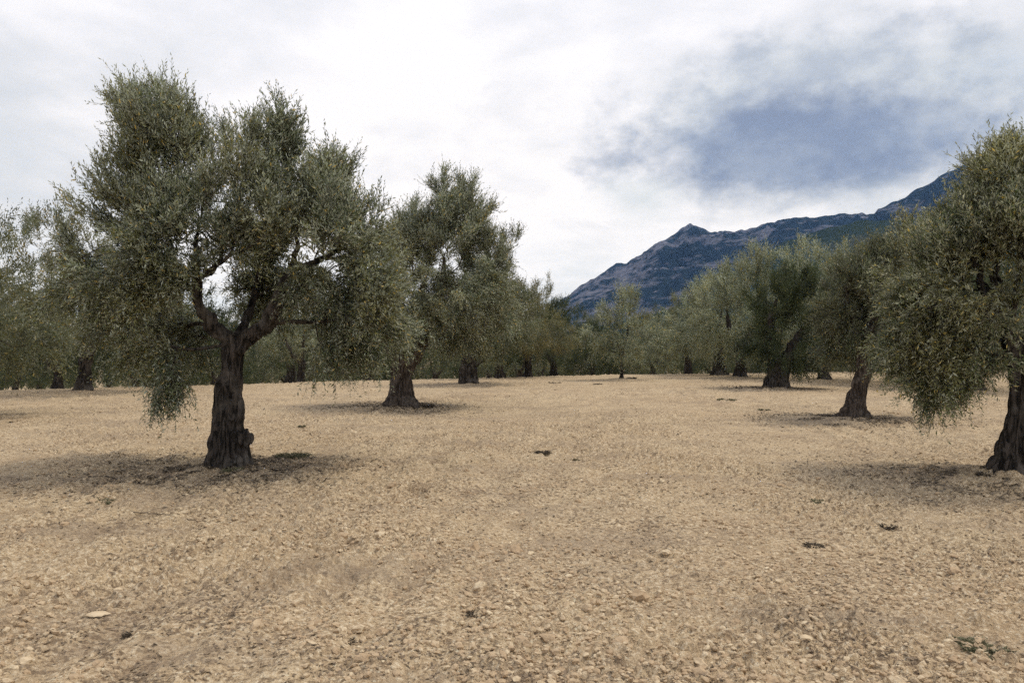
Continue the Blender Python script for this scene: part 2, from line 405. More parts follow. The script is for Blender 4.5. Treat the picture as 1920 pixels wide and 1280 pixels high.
hill_grid('wooded_hill', [1000, 1090, 1150, 1210, 1270, 1330, 1400, 1470, 1540, 1600, 1650, 1720, 1800, 1920, 2200, 2600],
          [640, 618, 606, 590, 574, 548, 504, 452, 428, 416, 412, 408, 400, 380, 350, 330],
          lambda A: 1750 - 250 * np.clip(A, 0, 1), 700, 2600, wood_mat(), 'dark green wooded slope below the rocky ridge', 23, 0.55)

# ------------------------------------------------------------------ trees
def tube(path, rad, seg, cap=True):
    path = np.asarray(path, float); n = len(path)
    tan = np.gradient(path, axis=0); tan /= np.linalg.norm(tan, axis=1)[:, None] + 1e-9
    u = np.cross(tan[0], (0.3, 0.9, 0.1)); u /= np.linalg.norm(u) + 1e-9
    ang = np.arange(seg) * 2 * math.pi / seg
    V = np.empty((n, seg, 3))
    for i in range(n):
        u = u - tan[i] * np.dot(u, tan[i]); u /= np.linalg.norm(u) + 1e-9
        w = np.cross(tan[i], u)
        V[i] = path[i] + rad[i] * (np.cos(ang)[:, None] * u + np.sin(ang)[:, None] * w)
    idx = np.arange(n * seg).reshape(n, seg); a = idx[:-1]; b = idx[1:]
    f = np.stack([a, np.roll(a, -1, 1), np.roll(b, -1, 1), b], -1).reshape(-1, 4)
    fs = [f]
    if cap:
        fs.append(idx[0][::-1][None, :]); fs.append(idx[-1][None, :])
    return V.reshape(-1, 3), fs
class Geo:
    def __init__(s): s.v = []; s.f = {}; s.n = 0
    def add(s, v, fs):
        for a in (fs if isinstance(fs, list) else [fs]): s.f.setdefault(a.shape[1], []).append(a + s.n)
        s.v.append(v); s.n += len(v)
    def get(s): return np.concatenate(s.v), [np.concatenate(a) for a in s.f.values()]

def trunk_surface(pts, rad, g, seed, flare=0.55, seg=56):
    """fluted trunk with buttress roots, ring by ring"""
    r = np.random.default_rng(seed)
    pts = np.asarray(pts, float); L = np.concatenate([[0], np.cumsum(np.linalg.norm(np.diff(pts, axis=0), axis=1))])
    s = np.linspace(0, L[-1], 46)
    P = np.stack([np.interp(s, L, pts[:, k]) for k in range(3)], 1); Rr = np.interp(s, L, rad)
    P[0, 2] -= 0.18
    ang = np.arange(seg) * 2 * math.pi / seg
    ph = r.uniform(0, 6.28, 6)
    V = []
    for i in range(len(s)):
        tw = 0.5 * s[i]
        fl = 0.11 * np.cos(3 * ang + ph[0] + tw) + 0.09 * np.cos(5 * ang + ph[1] - tw * 0.7) + 0.06 * np.cos(8 * ang + ph[2] + tw) + 0.04 * np.cos(13 * ang + ph[3])
        k = math.exp(-s[i] / 0.20)
        ro = flare * k * (0.55 + 0.5 * np.clip(np.cos(4 * ang + ph[4]) + 0.5 * np.cos(3 * ang + ph[5]), -0.4, 1.5))
        rr = Rr[i] * (1 + fl + ro)
        V.append(np.stack([P[i, 0] + rr * np.cos(ang), P[i, 1] + rr * np.sin(ang), np.full(seg, P[i, 2])], 1))
    idx = np.arange(len(s) * seg).reshape(len(s), seg); a = idx[:-1]; b = idx[1:]
    f = np.stack([a, np.roll(a, -1, 1), np.roll(b, -1, 1), b], -1).reshape(-1, 4)
    g.add(np.concatenate(V), [f, idx[0][::-1][None, :], idx[-1][None, :]])
def blob_surface(c, r3, g, seed):
    n, k = 12, 18
    th = np.linspace(0.05, math.pi - 0.05, n); ph = np.arange(k) * 2 * math.pi / k
    V = np.array([[c[0] + r3[0] * math.sin(a) * math.cos(b), c[1] + r3[1] * math.sin(a) * math.sin(b), c[2] + r3[2] * math.cos(a)] for a in th for b in ph])
    idx = np.arange(n * k).reshape(n, k); a = idx[:-1]; b = idx[1:]
    f = np.stack([a, b, np.roll(b, -1, 1), np.roll(a, -1, 1)], -1).reshape(-1, 4)
    g.add(V, [f, idx[0][None, :], idx[-1][::-1][None, :]])

def remesh(g, voxel):
    v, f = g.get()
    me = np_mesh('tmp', v, f); o = bpy.data.objects.new('tmp', me); C.collection.objects.link(o)
    md = o.modifiers.new('r', 'REMESH'); md.mode = 'VOXEL'; md.voxel_size = voxel
    dg = bpy.context.evaluated_depsgraph_get(); ev = o.evaluated_get(dg)
    m2 = bpy.data.meshes.new_from_object(ev)
    bpy.data.objects.remove(o); bpy.data.meshes.remove(me)
    n = len(m2.vertices); co = np.empty(n * 3, np.float32); m2.vertices.foreach_get('co', co); co = co.reshape(-1, 3).astype(float)
    no = np.empty(n * 3, np.float32); m2.vertices.foreach_get('normal', no); no = no.reshape(-1, 3)
    m = len(m2.polygons); lt = np.empty(m, np.int32); m2.polygons.foreach_get('loop_total', lt)
    lv = np.empty(len(m2.loops), np.int32); m2.loops.foreach_get('vertex_index', lv)
    bpy.data.meshes.remove(m2)
    assert (lt == 4).all()
    return co, no, lv.reshape(-1, 4)

def build_tree(name, seed, trunk, trad, limbs, lobes, leaf=0.055, ntw=24, nlf=14, voxel=0.018, burls=(), tipr=0.0035,
               twig=0.34, sparse=0.33, bark=None, foliage=None, flare=0.55, keep=None, stems=True, minr=0.0, droop=0.5):
    """returns (trunk mesh, crown mesh); all in metres about the foot of the trunk"""
    r = np.random.default_rng(seed)
    bark = bark or M_bark; foliage = foliage or M_leaf
    nodes = []; par = []; depth = []
    def add(p, q):
        nodes.append(np.array(p, float)); par.append(q)
        depth.append(0 if q < 0 else depth[q] + float(np.linalg.norm(nodes[-1] - nodes[q]))); return len(nodes) - 1
    trunk = np.array(trunk, float)
    top = add(trunk[-1] - (0, 0, 0.05), -1)
    g = Geo(); trunk_surface(trunk, trad, g, seed, flare)
    for c, r3 in burls: blob_surface(c, r3, g, seed)
    fixed = []
    for lm in limbs:                            # lm: (x, y, z, r) stations
        P = np.array([a[:3] for a in lm], float); Rr = np.array([a[3] for a in lm], float)
        L = np.concatenate([[0], np.cumsum(np.linalg.norm(np.diff(P, axis=0), axis=1))])
        s = np.linspace(0, L[-1], max(4, int(L[-1] / 0.10)))
        Q = np.stack([np.interp(s, L, P[:, k]) for k in range(3)], 1)
        for _ in range(2): Q[1:-1] = (Q[:-2] + 2 * Q[1:-1] + Q[2:]) / 4
        Q[1:-1] += r.normal(0, 0.012, Q[1:-1].shape)
        RR = np.interp(s, L, Rr) * np.clip((1 - s / L[-1]) / 0.35, 0.22, 1)
        fixed.append((Q, RR)); q = top
        v, f = tube(Q, RR, 14); g.add(v, f)
        for p in Q: q = add(p, q)
    # foliage clusters
    cl = []
    must = []
    for (cx, cy, cz, rx, ry, rz, n) in lobes:
        must += [n < 0] * abs(n); n = abs(n)
        d = r.normal(0, 1, (n, 3)); d /= np.linalg.norm(d, axis=1)[:, None]
        q = (0.30 + 0.70 * r.random(n))[:, None]**0.7
        cl.append(np.c_[np.array((cx, cy, cz)) + d * q * (rx, ry, rz), np.full(n, cz), d])
    cl = np.concatenate(cl)
    nz = 0.5 * vn3(cl[:, 0] * 2.3 + 50, cl[:, 1] * 2.3 + 50, cl[:, 2] * 2.3 + 50, seed) + 0.5 * vn3(cl[:, 0] * 1.2 + 50, cl[:, 1] * 1.2 + 50, cl[:, 2] * 1.2 + 50, seed + 1)
    cl = cl[(nz > sparse) | np.array(must)]
    if keep is not None: cl = cl[np.array([keep(p) for p in cl[:, :3]])]
    cen = np.array([trunk[-1][0], trunk[-1][1], np.median(cl[:, 2]) * 0.8])
    order = np.argsort(np.linalg.norm(cl[:, :3] - trunk[-1], axis=1)); cl = cl[order]
    tips = []
    for row in cl:
        p = row[:3]; N = np.array(nodes); dist = np.linalg.norm(N - p, axis=1)
        cost = dist + 0.35 * np.array(depth) + 0.5 * np.clip(N[:, 2] - p[2] - 0.1, 0, None)
        j = int(np.argmin(cost)); a = nodes[j]; L = dist[j]
        n = max(1, int(L / 0.16)); q = j
        side = r.normal(0, 0.10, 3) * L; side[2] += 0.10 * L
        for i in range(1, n + 1):
            t = i / n
            q = add(a + (p - a) * t + side * math.sin(t * math.pi) + r.normal(0, 0.008, 3), q)
        tips.append(q)
    n = len(nodes); P = np.array(nodes); par = np.array(par)
    acc = np.zeros(n); tipset = set(tips)
    for i in range(n - 1, -1, -1):
        if i in tipset: acc[i] += tipr**2.3
        acc[i] = max(acc[i], tipr**2.3)
        if par[i] >= 0: acc[par[i]] += acc[i]
    rad = np.minimum(acc**(1 / 2.3), 0.055)
    kids = [[] for _ in range(n)]
    for i in range(1, n): kids[par[i]].append(i)
    nfix = 1 + sum(len(q) for q, _ in fixed)
    thin = Geo(); stack = [(0, i) for i in kids[0]]
    while stack:
        a, b = stack.pop()
        path = [a, b]
        while kids[path[-1]]:
            ks = sorted(kids[path[-1]], key=lambda k: -rad[k])
            for k in ks[1:]: stack.append((path[-1], k))
            path.append(ks[0])
        if rad[path[1]] < minr: continue
        rr = rad[path].copy(); rr[0] = rr[1]
        if path[-1] < nfix: continue
        pp = P[path]
        if len(pp) > 3: pp[1:-1] = (pp[:-2] + 2 * pp[1:-1] + pp[2:]) / 4
        st = max([k for k in range(len(path)) if path[k] < nfix] + [0])
        v, f = tube(pp[st:], rr[st:], 6 if rr[st] > 0.012 else 4, False); thin.add(v, f)
    co, no, fq = remesh(g, voxel)
    ax = np.arctan2(co[:, 1], co[:, 0])
    fur = 1 - np.abs(2 * vn3(co[:, 0] * 15 + 99, co[:, 1] * 15 + 99, co[:, 2] * 2.0 + 99 + ax * 0.3, seed) - 1)
    fu2 = vn3(co[:, 0] * 38 + 99, co[:, 1] * 38 + 99, co[:, 2] * 7 + 99, seed + 2)
    lum = vn3(co[:, 0] * 5 + 99, co[:, 1] * 5 + 99, co[:, 2] * 4.0 + 99, seed + 5)
    am = np.clip(1.25 - co[:, 2] / 3.0, 0.35, 1)
    co = co - no * ((fur**2.2) * 0.062 + (fu2 - 0.5) * 0.028 - (lum - 0.5) * 0.085)[:, None] * am[:, None]
    allg = Geo(); allg.add(co, fq)
    if thin.n: tv, tf = thin.get(); allg.add(tv, tf)
    v, f = allg.get()
    tm = np_mesh(name + '_trunk', v, f, True, [bark])
    # twigs
    k = len(cl)
    base = np.repeat(P[tips], ntw, 0) + r.normal(0, 0.045, (k * ntw, 3))
    lob = np.repeat(cl[:, 4:7], ntw, 0)
    outw = base - cen; hgt = np.repeat((cl[:, 2] - cl[:, 2].min()) / max(np.ptp(cl[:, 2]), 0.1), ntw)
    outw /= np.linalg.norm(outw, axis=1)[:, None] + 1e-6
    up = np.zeros_like(base); up[:, 2] = np.where(hgt > 0.45, 0.35 + 0.75 * hgt, -droop * (0.45 - hgt) * 2.2)
    crest = np.repeat(np.clip(cl[:, 6], 0, 1), ntw)
    D = outw * 0.55 + lob * 0.45 + up + np.repeat(r.normal(0, 0.45, (k, 3)), ntw, 0)
    D /= np.linalg.norm(D, axis=1)[:, None] + 1e-6
    base = base + D * twig * r.uniform(-0.25, 0.85, len(base))[:, None]
    d = D + r.normal(0, 0.42, base.shape)
    d /= np.linalg.norm(d, axis=1)[:, None]
    L = twig * r.uniform(0.5, 1.2, len(base))
    sag = np.zeros_like(base); sag[:, 2] = np.where(hgt > 0.5, 0.12, -0.38)
    tj = (np.arange(nlf) + 0.6) / nlf
    tt = np.broadcast_to(tj, (len(base), nlf)) + r.uniform(-0.3, 0.3, (len(base), nlf)) / nlf
    pos = base[:, None] + d[:, None] * (L[:, None] * tt)[..., None] + sag[:, None] * (L[:, None] * tt**2)[..., None]
    tan = d[:, None] + 2 * sag[:, None] * tt[..., None]; tan /= np.linalg.norm(tan, axis=2)[..., None]
    rnd = r.normal(0, 1, tan.shape)
    sd_ = np.cross(tan, rnd); sd_ /= np.linalg.norm(sd_, axis=2)[..., None] + 1e-6
    ld = tan * 0.75 + sd_ * r.uniform(0.35, 0.95, tt.shape)[..., None]; ld[..., 2] += 0.12
    ld /= np.linalg.norm(ld, axis=2)[..., None]
    wd = np.cross(ld, r.normal(0, 1, ld.shape) + np.array((0, 0, 1.1))); wd /= np.linalg.norm(wd, axis=2)[..., None] + 1e-6
    ll = leaf * r.uniform(0.65, 1.25, tt.shape) * (1.08 - 0.35 * tt)
    lw = ll * r.uniform(0.11, 0.16, tt.shape)
    pos = pos.reshape(-1, 3); ld = ld.reshape(-1, 3); wd = wd.reshape(-1, 3); ll = ll.ravel()[:, None]; lw = lw.ravel()[:, None]
    nn = np.cross(ld, wd)
    a = pos; b = pos + ld * ll * 0.45 + wd * lw + nn * lw * 0.3; c = pos + ld * ll - nn * lw * 0.6; e = pos + ld * ll * 0.45 - wd * lw + nn * lw * 0.3
    V = np.stack([a, b, c, e], 1).reshape(-1, 3); m = len(a)
    Fq = np.arange(m * 4).reshape(m, 4)
    ct = np.repeat(r.random(k), ntw * nlf); tw = np.repeat(r.random(k * ntw), nlf)
    tint = np.clip(0.42 * ct + 0.20 * tw + 0.38 * r.random(m), 0, 1)
    tint = np.where(r.random(m) < 0.025, 0.97, tint * 0.9)
    gg = Geo(); gg.add(V, Fq); ta = [np.repeat(tint, 4)]; mi = [np.zeros(m, int)]
    if stems:
        s0 = base; s1 = base + d * L[:, None] * 0.5 + sag * L[:, None] * 0.25; s2 = base + d * L[:, None] * 0.95 + sag * L[:, None] * 0.9
        u = np.cross(d, (0.2, 0.1, 1.0)); u /= np.linalg.norm(u, axis=1)[:, None] + 1e-6; w = np.cross(d, u)
        ring = lambda p, q: [p + u * q, p + (-0.5 * u + 0.87 * w) * q, p + (-0.5 * u - 0.87 * w) * q]
        V2 = np.stack(ring(s0, 0.0028) + ring(s1, 0.002) + ring(s2, 0.001), 1).reshape(-1, 3)
        o = (np.arange(len(base)) * 9)[:, None]
        quads = [np.array([[i + j, i + (j + 1) % 3, i + 3 + (j + 1) % 3, i + 3 + j]]) for i in (0, 3) for j in range(3)]
        F2 = np.concatenate([o + q for q in quads])
        gg.add(V2, F2); ta.append(np.full(len(V2), 0.5)); mi.append(np.ones(len(F2), int))
    v, f = gg.get()
    cm = np_mesh(name + '_crown', v, f, False, [foliage, bark], np.concatenate(mi), {'tint': np.concatenate(ta)})
    return tm, cm
rr = random.Random(5)
def plant(kind, meshes, loc, label, group=None, rz=0.0, sc=1.0, cat='olive tree', far=False):
    e = bpy.data.objects.new(kind, None); C.collection.objects.link(e)
    v_ = 1.0 if cat != 'olive tree' or not far else rr.uniform(0.85, 1.25)
    e.location = (loc[0], loc[1], surf(loc[0], loc[1]) - 0.04); e.rotation_euler = (0, 0, rz); e.scale = (sc / v_ ** 0.3, sc * v_ ** 0.3, sc * v_)
    tag(e, label, cat, group)
    link('trunk', meshes[0], e); link('crown', meshes[1], e)
    return e
def px_tools(key, px0, py0):
    s = T[key][1] / F
    X = lambda p: (p - px0) * s
    Z = lambda p: (py0 - p) * s
    sh = 0.17 / s
    lob = lambda px, py, rx, ry, y, yr, n: (X(px), y, Z(py), max(.5 * rx, rx - sh) * s, max(.5 * yr, yr - .17), max(.5 * ry, ry - sh) * s, n)
    limb = lambda pts: [(X(a), y, Z(b), r_ * s) for (a, b, r_, y) in pts]
    return s, X, Z, lob, limb
G_ROW = 'old olive trees of the orchard'

# the big forked olive on the left
s, X, Z, lob, limb = px_tools('t1', 430, 887)
trunk = [(X(a), 0, Z(b)) for a, b in ((426, 890), (430, 850), (429, 800), (433, 750), (437, 700), (438, 660), (438, 636))]
trad = [r_ * s for r_ in (35, 33, 30.5, 26, 24, 24, 23)]
limbs = [limb([(432, 655, 19, 0), (405, 620, 16, -.05), (378, 590, 12, -.1), (371, 550, 10.5, -.12), (376, 500, 8, -.1), (371, 440, 5.5, 0), (378, 385, 4.5, .05), (352, 330, 4.5, .1), (335, 270, 3, .1)]),
         limb([(448, 655, 20, 0), (482, 634, 18, -.05), (513, 612, 17.5, -.1), (530, 580, 16, -.15), (532, 550, 13, -.12), (548, 515, 9, -.05), (552, 465, 7, .1), (560, 400, 5, .15), (545, 330, 3.5, .2)]),
         limb([(440, 650, 13, .05), (446, 610, 10, .35), (440, 560, 8, .7), (450, 480, 6, 1.0), (462, 400, 4, 1.1)]),
         limb([(545, 520, 9, -.1), (590, 500, 7, .1), (640, 470, 6, .2), (670, 420, 4, .3)]),
         limb([(374, 560, 8, -.1), (330, 520, 7, -.3), (270, 490, 5, -.4), (215, 450, 4, -.5)]),
         limb([(378, 530, 5.5, .0), (420, 500, 4, .0), (400, 430, 3, .0), (420, 370, 3, .0)])]
lobes = [lob(385, 530, 50, 34, -.5, .3, -12), lob(320, 545, 50, 34, -.4, .4, -12), lob(500, 540, 60, 34, .8, .3, -16), lob(590, 545, 50, 34, -.3, .4, -12), lob(420, 545, 60, 30, .9, .3, -12), lob(375, 455, 50, 50, -.75, .3, -14), lob(355, 415, 45, 50, -.6, .3, -12), lob(470, 470, 60, 60, -.5, .4, -18), lob(540, 440, 50, 60, -.6, .3, -14), lob(430, 520, 50, 34, 1.0, .4, -12), lob(330, 500, 50, 50, -.7, .4, -12), lob(255, 291, 62, 92, .1, .75, 40), lob(330, 284, 80, 85, -.2, .8, 50), lob(400, 278, 55, 75, .2, .8, 28), lob(320, 340, 110, 80, .4, 1.2, 44), lob(248, 233, 14, 40, .0, .2, 5), lob(402, 208, 16, 46, .0, .2, 6), lob(330, 221, 30, 30, .0, .3, 7), lob(205, 278, 26, 50, 0, .3, 8),
         lob(500, 316, 62, 88, .1, .8, 44), lob(555, 370, 40, 50, .3, .7, 16), lob(482, 256, 14, 40, -.1, .2, 5), lob(530, 268, 14, 30, -.1, .2, 4),
         lob(625, 385, 72, 90, .1, .9, 50), lob(570, 420, 70, 80, .5, .9, 38), lob(655, 460, 80, 95, -.1, 1.2, 62), lob(690, 560, 90, 95, -.1, 1.1, 66),
         lob(640, 610, 110, 80, .6, 1.1, 52), lob(740, 600, 60, 45, -.2, .8, 22), lob(600, 655, 80, 36, .2, 1.0, 24),
         lob(245, 218, 12, 44, 0.0, .2, 5), lob(200, 273, 12, 44, 0.1, .2, 5), lob(292, 208, 12, 44, 0.3, .2, 5), lob(345, 218, 12, 44, -0.3, .2, 5), lob(372, 208, 12, 44, 0.0, .2, 5), lob(402, 218, 12, 44, 0.2, .2, 5), lob(480, 233, 12, 44, 0.0, .2, 5), lob(508, 258, 12, 44, 0.4, .2, 5), lob(535, 273, 12, 44, 0.0, .2, 5), lob(600, 348, 12, 44, 0.0, .2, 5), lob(632, 353, 12, 44, 0.3, .2, 5), lob(668, 360, 12, 44, 0.0, .2, 5), lob(690, 400, 12, 44, 0.0, .2, 5), lob(165, 318, 12, 44, 0.0, .2, 5), lob(150, 370, 12, 44, 0.2, .2, 5), lob(128, 415, 12, 44, 0.0, .2, 5), lob(108, 440, 12, 44, 0.1, .2, 5), lob(222, 385, 75, 90, .0, .9, 48), lob(135, 420, 40, 45, .0, .5, 15), lob(200, 490, 100, 90, .3, 1.2, 58), lob(152, 560, 60, 90, .3, .8, 34),
         lob(240, 600, 105, 85, .5, 1.2, 58), lob(330, 640, 80, 70, .8, .9, 40), lob(343, 716, 34, 46, -.3, .25, -11), lob(330, 670, 50, 30, -.2, .4, -10), lob(280, 560, 70, 70, -.7, .5, 22),
         lob(455, 570, 70, 55, 1.2, .5, 34), lob(415, 420, 80, 70, -.6, .6, 34), lob(560, 480, 60, 60, -.6, .5, 24), lob(480, 370, 70, 80, -.2, .9, 36), lob(330, 480, 70, 70, -.5, .6, 24), lob(440, 470, 90, 60, .5, .7, 34), lob(500, 440, 60, 70, .9, .5, 26), lob(420, 350, 60, 80, .2, 1.1, 24), lob(430, 470, 90, 70, 1.2, .4, 14), lob(300, 420, 90, 60, .2, 1.2, 26),
         lob(660, 640, 120, 60, 1.4, .6, 30), lob(200, 650, 90, 50, 1.2, .6, 26)]
def keep1(p):
    if abs(p[0] - 0.30) < 0.75 and p[1] < 0.7 and p[2] < 2.12: return False      # the open fork
    if p[0] > 1.75 and p[2] < 1.55 + 0.25 * (p[0] - 1.75): return False         # clear of the next trunk
    return True
tree = build_tree('forked_olive', 3, trunk, trad, limbs, lobes, leaf=0.066, ntw=20, nlf=12, voxel=0.014, keep=keep1, twig=0.29, sparse=0.45,
                  burls=[((X(456), -0.06, Z(830)), (0.165, 0.16, 0.17)), ((X(452), -.05, Z(795)), (.10, .12, .12)), ((X(420), -.12, Z(740)), (.10, .08, .16)), ((X(452), -.08, Z(668)), (.11, .10, .12)), ((X(404), -0.05, Z(838)), (0.10, 0.12, 0.14)), ((X(450), -.1, Z(868)), (.14, .12, .10))], flare=0.70)
plant('olive_tree', tree, T['t1'], 'large olive with a forked dark trunk in the left foreground', G_ROW)

# the big olive at the right edge
s, X, Z, lob, limb = px_tools('r1', 1893, 901)
trunk = [(X(a), 0, Z(b)) for a, b in ((1886, 903), (1896, 860), (1906, 810), (1912, 770), (1914, 720), (1916, 670))]
trad = [r_ * s for r_ in (31, 28, 24, 23, 24, 23)]
limbs = [limb([(1912, 690, 20, 0), (1890, 630, 16, .0), (1860, 560, 12, .1), (1830, 480, 8, .1), (1835, 400, 5, .1)]),
         limb([(1918, 690, 22, 0), (1945, 640, 18, -.1), (1990, 580, 14, -.1), (2030, 500, 10, 0), (2040, 400, 6, .1)]),
         limb([(1914, 690, 18, 0), (1920, 600, 14, .4), (1925, 500, 10, .6), (1920, 380, 7, .5), (1905, 300, 4, .4)]),
         limb([(1885, 620, 9, 0), (1820, 590, 8, -.1), (1760, 570, 6, -.2), (1720, 590, 4, -.2)])]
lobes = [lob(1925, 325, 60, 72, .3, .7, 44), lob(1900, 400, 60, 60, .2, .8, 34), lob(1885, 370, 55, 75, .1, .8, 42), lob(1980, 330, 90, 90, .2, .9, 34), lob(1846, 450, 66, 66, .1, .9, 46), lob(1791, 490, 50, 50, .3, .6, 28),
         lob(1870, 450, 90, 90, .0, 1.2, 64), lob(1801, 560, 80, 75, .2, 1.0, 56), lob(1746, 600, 50, 75, .3, .6, 28), lob(1860, 580, 90, 90, -.4, .9, 58),
         lob(1751, 660, 70, 60, .3, .8, 40), lob(1826, 690, 80, 55, -.1, .9, 50), lob(1880, 700, 60, 45, -.4, .5, 30), lob(1766, 725, 60, 30, .2, .6, 16), lob(1846, 745, 40, 30, -.3, .4, 10),
         lob(1970, 480, 110, 110, -.2, 1.2, 50), lob(2070, 500, 110, 130, .2, 1.2, 50), lob(2010, 620, 120, 80, .2, 1.2, 44), lob(1870, 640, 100, 70, 1.0, .7, 34), lob(1826, 500, 80, 120, 1.3, .5, 34)]
keepr = lambda p: not (p[0] > -0.42 and p[2] < 1.38)
tree = build_tree('edge_olive', 24, trunk, trad, limbs, lobes, leaf=0.068, ntw=19, nlf=12, voxel=0.016, twig=0.28, sparse=0.39, keep=keepr, flare=0.75,
                  foliage=M_leafw)
plant('olive_tree', tree, T['r1'], 'large dense olive cut off by the right edge, branches hanging low', G_ROW)

# second of the left row, flared trunk
s, X, Z, lob, limb = px_tools('t2', 755, 765)
trunk = [(X(a), 0, Z(b)) for a, b in ((753, 767), (755, 735), (756, 710), (760, 690), (762, 668))]
trad = [r_ * s for r_ in (23, 19, 19, 22, 24)]
limbs = [limb([(748, 680, 15, 0), (732, 650, 14, 0), (722, 610, 11, 0), (735, 540, 8, 0)]), limb([(770, 680, 17, 0), (792, 645, 15, -.1), (805, 610, 12, 0), (830, 540, 9, .1), (835, 450, 6, .1)]),
         limb([(760, 675, 14, .1), (770, 600, 11, .5), (800, 500, 7, .6)])]
lobes = [lob(812, 418, 56, 74, .2, 1.1, 46), lob(878, 425, 50, 70, .0, 1.0, 40), lob(826, 358, 16, 34, .1, .3, -5), lob(872, 368, 16, 30, .1, .3, -5), lob(765, 430, 38, 55, .2, 1.0, 24), lob(830, 480, 90, 70, .0, 1.8, 60), lob(910, 500, 50, 60, .2, 1.0, 34),
         lob(750, 530, 70, 80, .0, 1.8, 52), lob(850, 570, 90, 60, -.3, 1.6, 54), lob(780, 600, 70, 50, -.5, 1.0, 34), lob(700, 600, 60, 60, .3, 1.4, 34), lob(900, 600, 50, 50, .3, 1.0, 20), lob(840, 630, 60, 26, .6, 1.0, 20), lob(910, 560, 60, 60, .5, 1.0, 34), lob(770, 500, 70, 60, .5, 1.0, 30)]
tree = build_tree('flared_olive', 33, trunk, trad, limbs, lobes, leaf=0.082, ntw=27, nlf=10, voxel=0.028, twig=0.38, sparse=0.22, foliage=M_leaf, flare=1.3, bark=M_barkp, minr=0.004)
plant('olive_tree', tree, T['t2'], 'olive with a thick flared pale trunk behind the right side of the forked olive', G_ROW)

# leaning one on the right
s, X, Z, lob, limb = px_tools('r2', 1600, 786)
trunk = [(X(a), 0, Z(b)) for a, b in ((1596, 788), (1601, 760), (1609, 730), (1617, 700), (1621, 670), (1620, 640))]
trad = [r_ * s for r_ in (20, 17, 15, 15, 15, 15)]
limbs = [limb([(1610, 660, 12, 0), (1598, 610, 10, 0), (1590, 560, 7, .1), (1596, 500, 4, .1)]), limb([(1614, 660, 12, 0), (1640, 610, 10, .1), (1660, 560, 7, .2), (1650, 490, 4, .2)])]
lobes = [lob(1665, 500, 50, 48, .3, .9, 38), lob(1610, 540, 55, 50, .1, .9, 44), lob(1690, 580, 60, 70, .3, 1.0, 50), lob(1620, 600, 60, 60, -.1, 1.0, 50), lob(1580, 600, 40, 50, .2, .7, 28), lob(1650, 650, 60, 40, .4, .9, 36), lob(1590, 650, 36, 26, .5, .7, 16), lob(1640, 560, 80, 60, .8, .6, 30), lob(1720, 660, 60, 45, .4, .9, 26)]
tree = build_tree('leaning_olive', 44, trunk, trad, limbs, lobes, leaf=0.075, ntw=27, nlf=10, voxel=0.024, twig=0.34, sparse=0.14, foliage=M_leafm, flare=1.0, bark=M_barkp, minr=0.004)
plant('olive_tree', tree, T['r2'], 'olive with a slanting trunk on a splayed root base left of the right edge tree', G_ROW)

# dark olive in the right row
s, X, Z, lob, limb = px_tools('r3', 1457, 730)
trunk = [(X(a), 0, Z(b)) for a, b in ((1457, 732), (1457, 715), (1460, 700), (1462, 680))]
trad = [r_ * s for r_ in (20, 20, 19, 20)]
limbs = [limb([(1455, 690, 12, 0), (1440, 660, 10, 0), (1445, 600, 7, 0), (1470, 530, 4, 0)]), limb([(1468, 690, 12, 0), (1490, 650, 10, 0), (1520, 600, 7, .1)])]
lobes = [lob(1487, 550, 52, 44, 0, 1.2, 40), lob(1450, 585, 50, 60, 0, 1.4, 44), lob(1520, 580, 55, 60, 0, 1.5, 44), lob(1470, 640, 66, 56, -.2, 1.6, 60), lob(1540, 640, 50, 52, .2, 1.2, 36), lob(1430, 640, 30, 45, .2, 1.0, 22), lob(1500, 680, 60, 22, .2, 1.3, 18)]
tree = build_tree('dark_olive', 55, trunk, trad, limbs, lobes, leaf=0.105, ntw=26, nlf=8, voxel=0.04, twig=0.42, sparse=0.08, flare=0.4, foliage=M_leafd, stems=False, minr=0.008)
plant('olive_tree', tree, T['r3'], 'dark green dense olive with a stout trunk in the middle of the right row', G_ROW)

# third of the left row
s, X, Z, lob, limb = px_tools('t3', 877, 723)
trunk = [(X(a), 0, Z(b)) for a, b in ((877, 725), (877, 700), (878, 680), (879, 655))]
trad = [r_ * s for r_ in (18, 16, 14, 14)]
limbs = [limb([(878, 665, 9, 0), (860, 630, 7, 0), (865, 570, 5, 0)]), limb([(880, 665, 9, 0), (905, 620, 7, .1), (930, 560, 5, .1), (945, 490, 3, .1)])]
lobes = [lob(930, 510, 45, 50, 0, 1.3, 34), lob(880, 540, 60, 60, 0, 1.5, 44), lob(960, 590, 50, 55, 0, 1.4, 40), lob(870, 610, 60, 55, -.2, 1.6, 44), lob(930, 640, 60, 40, .2, 1.5, 34), lob(838, 600, 30, 50, 0, 1.0, 20), lob(960, 452, 22, 16, .1, .4, 6), lob(880, 655, 40, 18, .3, 1.0, 10)]
tree = build_tree('third_olive', 66, trunk, trad, limbs, lobes, leaf=0.11, ntw=26, nlf=8, voxel=0.04, twig=0.42, sparse=0.10, flare=0.4, foliage=M_leafm, stems=False, minr=0.008)
plant('olive_tree', tree, T['t3'], 'olive with a narrow upright black trunk, next behind the flared pale trunk', G_ROW)

